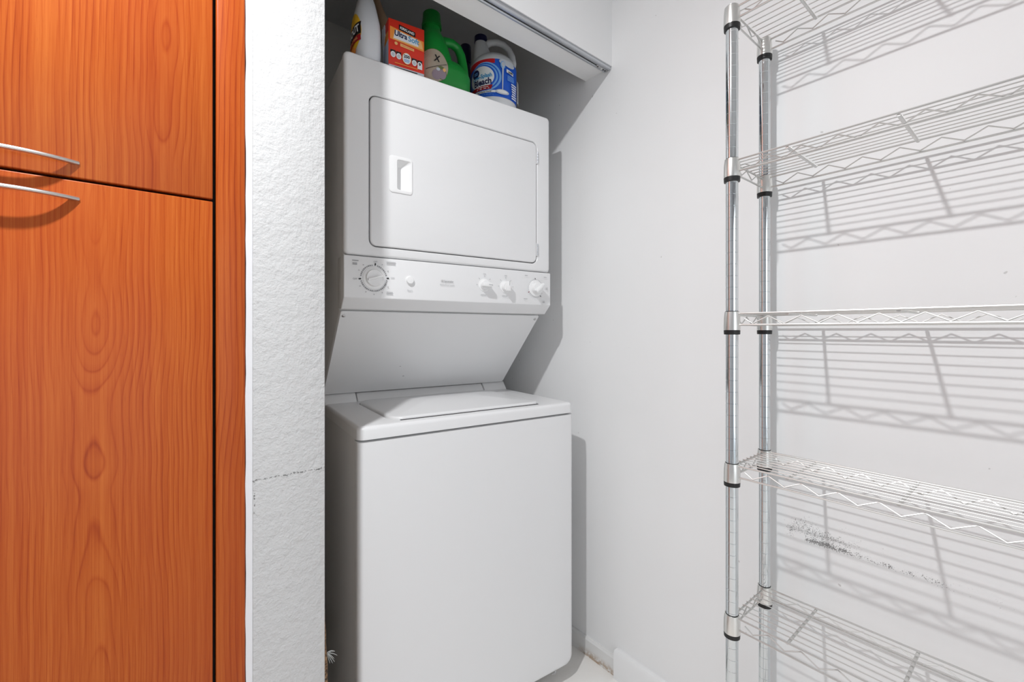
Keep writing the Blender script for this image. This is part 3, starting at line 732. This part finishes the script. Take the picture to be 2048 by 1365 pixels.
for kx, kz in ((0.0125, 0.0400), (0.0285, 0.0385), (0.0735, 0.0330), (0.0895, 0.0320)):
    D.rect(kx - 0.0075, kz + 0.004, kx + 0.0070, kz + 0.0125, 'ink_black', 1, 1); D.ell(kx, kz, 0.0072, 0.0085, 'ink_white', n=20); D.ell(kx, kz, 0.0045, 0.0055, 'ink_palegrey', n=16)
D.rect(0.0825, 0.0190, 0.0965, 0.0320, 'ink_white', 1, 1); D.text('9', 0.0895, 0.0325, 0.010, 'ink_black', 0.0005)
D.ell(0.0510, 0.0380, 0.0130, 0.0160, 'ink_peach'); D.ell(0.0510, 0.0380, 0.0118, 0.0148, 'ink_white'); D.text('250', 0.0510, 0.0430, 0.0115, 'ink_black', 0.0005); D.bars(0.051, 0.0345, 0.017, 0.0018, 'ink_sky', 3)
D.bars(0.050, 0.0170, 0.070, 0.0024, 'ink_orange', 1)
D.build('front_print', bx)
D = Decal(lambda u, v, l: (-l, u, v))
D.rect(0.001, 0.001, BD - 0.001, 0.080, 'card_side', 2, 1); D.quad((0.001, 0.080), (BD - 0.001, 0.080), (BD - 0.001, 0.112), (0.001, 0.104), 'ink_orange'); D.bars(0.030, 0.055, 0.045, 0.0022, 'ink_palegrey', 9, 2.4)
D.build('side_print', bx)
bm = B(); rnd = random.Random(2)
lo, hi = [], []
for i in range(15):
    y = 0.030 + 0.030 * i / 14; hi.append((-0.0006 - rnd.random() * 0.004, y, 0.138 - rnd.random() * 0.004)); lo.append((-0.0006, y, 0.108 - 0.07 * (i / 14) ** 1.5 - rnd.random() * 0.006))
vh = [bm.verts.new(p) for p in hi]; vl = [bm.verts.new(p) for p in lo]
for i in range(14): bm.faces.new((vh[i], vh[i + 1], vl[i + 1], vl[i]))
fl = finish('torn_flap', bm, 'ink_palegrey', bx, smooth=False); sd = fl.modifiers.new('t', 'SOLIDIFY'); sd.thickness = 0.0006

# --- green detergent jug
gj = thing('green_jug', 'green plastic detergent jug with round picture label beside the red box', 'jug', on_top(0.309, 0.186), URZ)
GB = [(0.000, 0.0, 0.078, 0.044), (0.004, 0.0, 0.083, 0.050), (0.030, 0.0, 0.0855, 0.053), (0.062, 0.0, 0.086, 0.053), (0.080, -0.004, 0.082, 0.050), (0.094, -0.012, 0.070, 0.044)]
GC = [(0.040, -0.024, 0.058, 0.050), (0.080, -0.026, 0.056, 0.050), (0.110, -0.029, 0.050, 0.048), (0.140, -0.033, 0.042, 0.043), (0.165, -0.037, 0.034, 0.036), (0.182, -0.039, 0.027, 0.028), (0.204, -0.039, 0.0235, 0.0235)]
b1 = B(); loft(b1, [supel(cx, 0, a, b, z, 2.8) for z, cx, a, b in GB])
b2 = B(); loft(b2, [supel(cx, 0, a, b, z, 2.3) for z, cx, a, b in GC])
b3 = B(); tube(b3, [(-0.020, 0, 0.158), (0.004, 0, 0.172), (0.030, 0, 0.176), (0.050, 0, 0.168), (0.062, 0, 0.148), (0.068, 0, 0.118), (0.070, 0, 0.088), (0.064, 0, 0.055)], [0.016, 0.0150, 0.0140, 0.0140, 0.0145, 0.0155, 0.0180, 0.020], 14, flat=(1, 1))
fuse('jug_body', [b1, b2, b3], 'green_plastic', gj, 0.0026, 8)
bm = B(); lathe(bm, -0.039, 0, [(0.0300, 0.198), (0.0305, 0.206), (0.0290, 0.212), (0.0275, 0.226), (0.0265, 0.240), (0.0225, 0.244)], 32); finish('cap', bm, 'green_cap', gj)
def gj_fn(u, v, l):
    best = -9
    for T_, e in ((GB, 2.8), (GC, 2.3)):
        for (z0, c0, a0, b0), (z1, c1, a1, b1_) in zip(T_[:-1], T_[1:]):
            if z0 <= v <= z1:
                f = (v - z0) / (z1 - z0); c_ = c0 + (c1 - c0) * f; a = a0 + (a1 - a0) * f; b = b0 + (b1_ - b0) * f
                q = min(abs((u - c_) / a), 0.93)
                if q < 1: best = max(best, b * (1 - q ** e) ** (1 / e))
    return (u, -best - 0.0012 - l, v)
D = Decal(gj_fn, 0.0002, 0.0003)
_f2 = D.fn; D.fn = lambda u, v, l: _f2(max(-0.078, u - 0.019), v, l)
D.ell(-0.034, 0.058, 0.0450, 0.0500, 'ink_leaf', n=36, rings=8); D.ell(-0.034, 0.058, 0.0435, 0.0485, 'ink_tan', n=36, rings=8)
D.ell(-0.012, 0.038, 0.0165, 0.0200, 'ink_leaf', n=18, rings=3); D.ell(-0.008, 0.034, 0.0110, 0.0150, 'ink_mauve', n=18, rings=3); D.ell(-0.026, 0.030, 0.014, 0.015, 'ink_mauve', n=18, rings=3)
D.ell(-0.003, 0.048, 0.0050, 0.0055, 'ink_peach', n=12, rings=2); D.ell(-0.022, 0.046, 0.006, 0.005, 'ink_palegrey', n=12, rings=2)
D.quad((-0.056, 0.042), (0.005, 0.066), (0.005, 0.0675), (-0.056, 0.0435), 'ink_black', 10, 1)
D.text('X', -0.0250, 0.0770, 0.027, 'ink_black', 0.0008, 0.8, R(-8))
D.build('round_label', gj)

# --- tall navy bottle behind
nb = thing('navy_bottle', 'tall dark navy bottle standing behind the green and white jugs', 'bottle', on_top(0.471, 0.345), URZ)
bm = B(); lathe(bm, 0, 0, [(0.036, 0.0), (0.040, 0.006), (0.040, 0.14), (0.034, 0.175), (0.021, 0.20), (0.018, 0.215), (0.018, 0.235)], 28); finish('bottle_body', bm, 'navy', nb)
bm = B(); lathe(bm, 0, 0, [(0.0200, 0.236), (0.0205, 0.242), (0.0200, 0.294), (0.0175, 0.301)], 24); finish('cap', bm, 'navy', nb)

# --- bleach jug
bj = thing('bleach_jug', 'white bleach jug with navy cap and blue label at the right', 'jug', on_top(0.507, 0.208), URZ + R(-31))
BR = 0.0778
b1 = B(); lathe(b1, 0, 0, [(0.068, 0.0), (0.074, 0.004), (0.0765, 0.014), (0.0765, 0.020), (0.0775, 0.024), (0.0775, 0.152), (0.0765, 0.157), (0.0720, 0.168), (0.0640, 0.178), (0.052, 0.187), (0.036, 0.193), (0.02, 0.196)], 48)
b2 = B(); loft(b2, [supel(cx, 0, r, r, z, 2.0, 28) for z, cx, r in ((0.155, -0.020, 0.050), (0.182, -0.030, 0.040), (0.205, -0.038, 0.031), (0.230, -0.042, 0.0245), (0.250, -0.044, 0.0195), (0.256, -0.044, 0.0190))])
b3 = B(); tube(b3, [(-0.034, 0, 0.234), (-0.015, 0, 0.250), (0.010, 0, 0.2535), (0.034, 0, 0.246), (0.053, 0, 0.228), (0.063, 0, 0.205), (0.066, 0, 0.180), (0.058, 0, 0.155)], [0.012, 0.0110, 0.0105, 0.0105, 0.0108, 0.0118, 0.0130, 0.014], 14)
fuse('jug_body', [b1, b2, b3], 'white_plastic', bj, 0.0024, 5)
bm = B(); lathe(bm, -0.044, 0, [(0.0215, 0.248), (0.0220, 0.250), (0.0215, 0.268), (0.0185, 0.2705)], 28); finish('cap', bm, 'navy', bj)
def bj_fn(u, v, l):
    q = -math.pi / 2 + u / BR; r = BR + 0.0004 + l
    return (r * math.cos(q), r * math.sin(q), v)
D = Decal(bj_fn, 0.0002, 0.00022)
LZ0, LZ1 = 0.027, 0.150
D.rect(-0.118, LZ0, 0.118, LZ1, 'ink_blue', 60, 1)
D.quad((-0.118, 0.128), (0.004, 0.136), (0.004, LZ1), (-0.118, LZ1), 'ink_red', 24, 1)
D.ell(-0.034, 0.092, 0.060, 0.049, 'ink_sky', n=40, rings=8); D.ell(-0.037, 0.092, 0.056, 0.0455, 'ink_blue', n=40, rings=8)
D.ell(-0.039, 0.092, 0.0530, 0.0425, 'ink_sky', n=40, rings=8); D.ell(-0.041, 0.092, 0.0495, 0.0395, 'ink_blue', n=40, rings=8); D.ell(-0.044, 0.092, 0.0460, 0.0365, 'ink_white', n=40, rings=8)
D.ell(-0.064, 0.108, 0.0150, 0.0145, 'ink_navy', n=24, rings=4); D.bars(-0.063, 0.111, 0.017, 0.0024, 'ink_sky', 2, 2.2)
D.text('Low-Splash', -0.040, 0.0945, 0.0180, 'ink_cyan', 0.0006, 0.86, R(3)); D.text('Bleach', -0.0385, 0.0755, 0.0285, 'ink_navy', 0.0009, 0.86, R(3))
D.quad((-0.085, 0.048), (-0.008, 0.050), (-0.003, 0.064), (-0.085, 0.060), 'ink_deepred', 20, 1); D.bars(-0.036, 0.0585, 0.050, 0.0020, 'ink_white', 2, 2.6, seed=3)
D.rect(-0.085, 0.0385, 0.006, 0.0460, 'ink_white', 20, 1); D.text('Septic/Sewer Friendly*', -0.030, 0.0422, 0.0058, 'ink_navy', 0.0002, 0.95)
D.text('121 FL OZ (3.57 L)', -0.020, 0.0325, 0.0050, 'ink_sky', 0.0, 1.0)
_f = D.fn; D.fn = lambda u, v, l: _f(u + 0.017, v, l)
D.ell(0.016, 0.142, 0.016, 0.0085, 'ink_palegrey', n=20, rings=3); D.ell(0.037, 0.139, 0.022, 0.0105, 'ink_palegrey', n=20, rings=3)
D.ell(0.0125, 0.131, 0.0085, 0.0125, 'ink_sky', n=20, rings=3); D.ell(0.0135, 0.133, 0.0060, 0.0085, 'ink_palegrey', n=18, rings=2)
D.quad((0.0098, 0.050), (0.0125, 0.050), (0.0150, 0.124), (0.0100, 0.124), 'ink_palegrey', 2, 1); D.ell(0.0110, 0.0420, 0.0230, 0.0080, 'ink_palegrey', n=24, rings=4); D.ell(0.0110, 0.0428, 0.0170, 0.0050, 'ink_white', n=24, rings=4)
D.quad((0.0245, 0.110), (0.052, 0.106), (0.052, 0.1165), (0.0245, 0.121), 'ink_white', 8, 1)
for k, wv in enumerate((0.0010, 0.0022, 0.0010, 0.0028, 0.0012, 0.0024, 0.001)): D.rect(0.030 + k * 0.0028, 0.1090, 0.030 + k * 0.0028 + wv, 0.1155, 'ink_black', 1, 1)
D.bars(0.040, 0.099, 0.028, 0.0016, 'ink_sky', 5, 2.3, seed=5); D.bars(0.054, 0.076, 0.026, 0.0040, 'ink_white', 7, 1.9, seed=6); D.bars(0.084, 0.100, 0.024, 0.0024, 'ink_white', 14, 2.2, seed=7)
D.build('label', bj)

# ------------------------------------------------------------------ wire shelving rack along the right wall
PXF, PXB, PY1, PY0 = 0.9871, 1.1593, 0.4479, -0.4510
PTOP = 1.862
rack = thing('wire_shelving_rack', 'chrome wire shelving rack with narrow shelves against the white wall', 'shelf rack', (0, 0, 0))
prof = [(0.0125, 0.018)]
z = 0.0254 * 2
while z < PTOP - 0.01:
    prof += [(0.0127, z - 0.0009), (0.0121, z - 0.0004), (0.0121, z + 0.0004), (0.0127, z + 0.0009)]; z += 0.0254
prof += [(0.0127, PTOP - 0.002), (0.0118, PTOP)]
pm = None
for px in (PXF, PXB):
    for py in (PY1, PY0):
        if pm is None:
            post = finish('post', lathe(B(), 0, 0, prof, 24), 'chrome_post', rack, angle=30); pm = post.data
            foot = finish('leveling_foot', lathe(B(), 0, 0, [(0.0145, 0.0), (0.0155, 0.004), (0.012, 0.010), (0.006, 0.013), (0.006, 0.020)], 16), 'black_plastic', post)
            cap = finish('post_cap', lathe(B(), 0, 0, [(0.0120, PTOP - 0.001), (0.0122, PTOP + 0.001), (0.0095, PTOP + 0.0025)], 20), 'sleeve_metal', post)
            post.location = (px, py, 0)
        else:
            o = bpy.data.objects.new('post', pm); COL.objects.link(o); o.parent = rack; o.location = (px, py, 0)
            for src in (foot, cap):
                c = src.copy(); COL.objects.link(c); c.parent = o
# one shelf, in a frame whose z = 0 is its lower wire
UP = 0.0245
WR = 0.0021
def make_shelf():
    bm = B()
    for xx in (PXF, PXB):
        for zz in (0, UP): tube(bm, [(xx - 0.001 * (xx == PXF), PY1 - 0.012, zz), (xx - 0.001 * (xx == PXF), PY0 + 0.012, zz)], WR, 8)
    for yy in (PY1, PY0):
        for zz in (0, UP - 0.003): tube(bm, [(PXF + 0.012, yy, zz), (PXB - 0.012, yy, zz)], WR, 8)
    sh = finish('shelf', bm, 'zinc_wire', rack)
    # zigzag lacing along front, back and ends
    def lace(axis, fixed, s0, s1, pitch, first):
        path = []; s_ = s0; up = first
        path.append((s0, 0.013 if not first else 0.010))
        k = 0
        s_ = s0 - 0.030 * (1 if s1 < s0 else -1) * 0.55
        lo_ = True
        while (s_ - s1) * (1 if s1 < s0 else -1) > 0:
            path.append((s_, 0.0022 if lo_ else UP - 0.0066)); lo_ = not lo_
            s_ += (pitch / 2) * (-1 if s1 < s0 else 1)
        pts3 = []
        for i, (s_, z_) in enumerate(path): pts3.append((fixed, s_, z_) if axis == 'y' else (s_, fixed, z_))
        finish('lacing_wire', tube(B(), pts3, 0.0014, 6), 'zinc_wire', sh)
    lace('y', PXF + 0.0030, 0.4220, PY0 + 0.02, 0.0601, False); lace('y', PXB - 0.0030, 0.4220, PY0 + 0.02, 0.0601, False)
    lace('x', PY1 - 0.003, PXF + 0.024, PXB - 0.02, 0.052, False); lace('x', PY0 + 0.003, PXF + 0.024, PXB - 0.02, 0.052, False)
    dw = None
    for k in range(8):
        xx = PXF + (PXB - PXF) * (k + 1) / 9
        if dw is None:
            dw = finish('deck_wire', tube(B(), [(0, PY1 + 0.002, 0), (0, PY0 - 0.002, 0)], 0.00115, 7), 'zinc_wire', sh); o = dw
        else:
            o = bpy.data.objects.new('deck_wire', dw.data); COL.objects.link(o); o.parent = sh
        o.location = (xx, 0, UP + 0.0006)
    cb = None
    for yy in (0.3395, 0.1685, -0.0015, -0.1715, -0.3415):
        if cb is None:
            cb = finish('support_bar', tube(B(), [(PXF + 0.001, 0, 0), (PXB - 0.001, 0, 0)], 0.0026, 8, flat=(0.75, 1.2)), 'zinc_wire', sh); o = cb
        else:
            o = bpy.data.objects.new('support_bar', cb.data); COL.objects.link(o); o.parent = sh
        o.location = (0, yy, UP - 0.0032)
    sl = rg = None
    for px in (PXF, PXB):
        for py in (PY1, PY0):
            if sl is None:
                sl = finish('corner_sleeve', lathe(B(), 0, 0, [(0.0134, -0.0115), (0.0168, -0.0115), (0.0170, -0.006), (0.0164, 0.016), (0.0150, 0.0285), (0.0134, 0.0290)], 28), 'sleeve_metal', sh); o1 = sl
                rg = finish('clip_ring', lathe(B(), 0, 0, [(0.0129, -0.0215), (0.0162, -0.0210), (0.0166, -0.0120), (0.0136, -0.0116), (0.0134, 0.0300), (0.0129, 0.0300)], 28), 'black_plastic', sh); o2 = rg
            else:
                o1 = bpy.data.objects.new('corner_sleeve', sl.data); o2 = bpy.data.objects.new('clip_ring', rg.data)
                for o in (o1, o2): COL.objects.link(o); o.parent = sh
            o1.location = (px, py, 0); o2.location = (px, py, 0)
    return sh
SHZ = [1.8320, 1.4980, 1.1630, 0.8305, 0.4990, 0.1650]
s0 = make_shelf(); s0.location = (0, 0, SHZ[0])
kids = list(s0.children)
for zz in SHZ[1:]:
    c = s0.copy(); COL.objects.link(c); c.location = (0, 0, zz); c.parent = rack
    for k in kids:
        q = k.copy(); COL.objects.link(q); q.parent = c
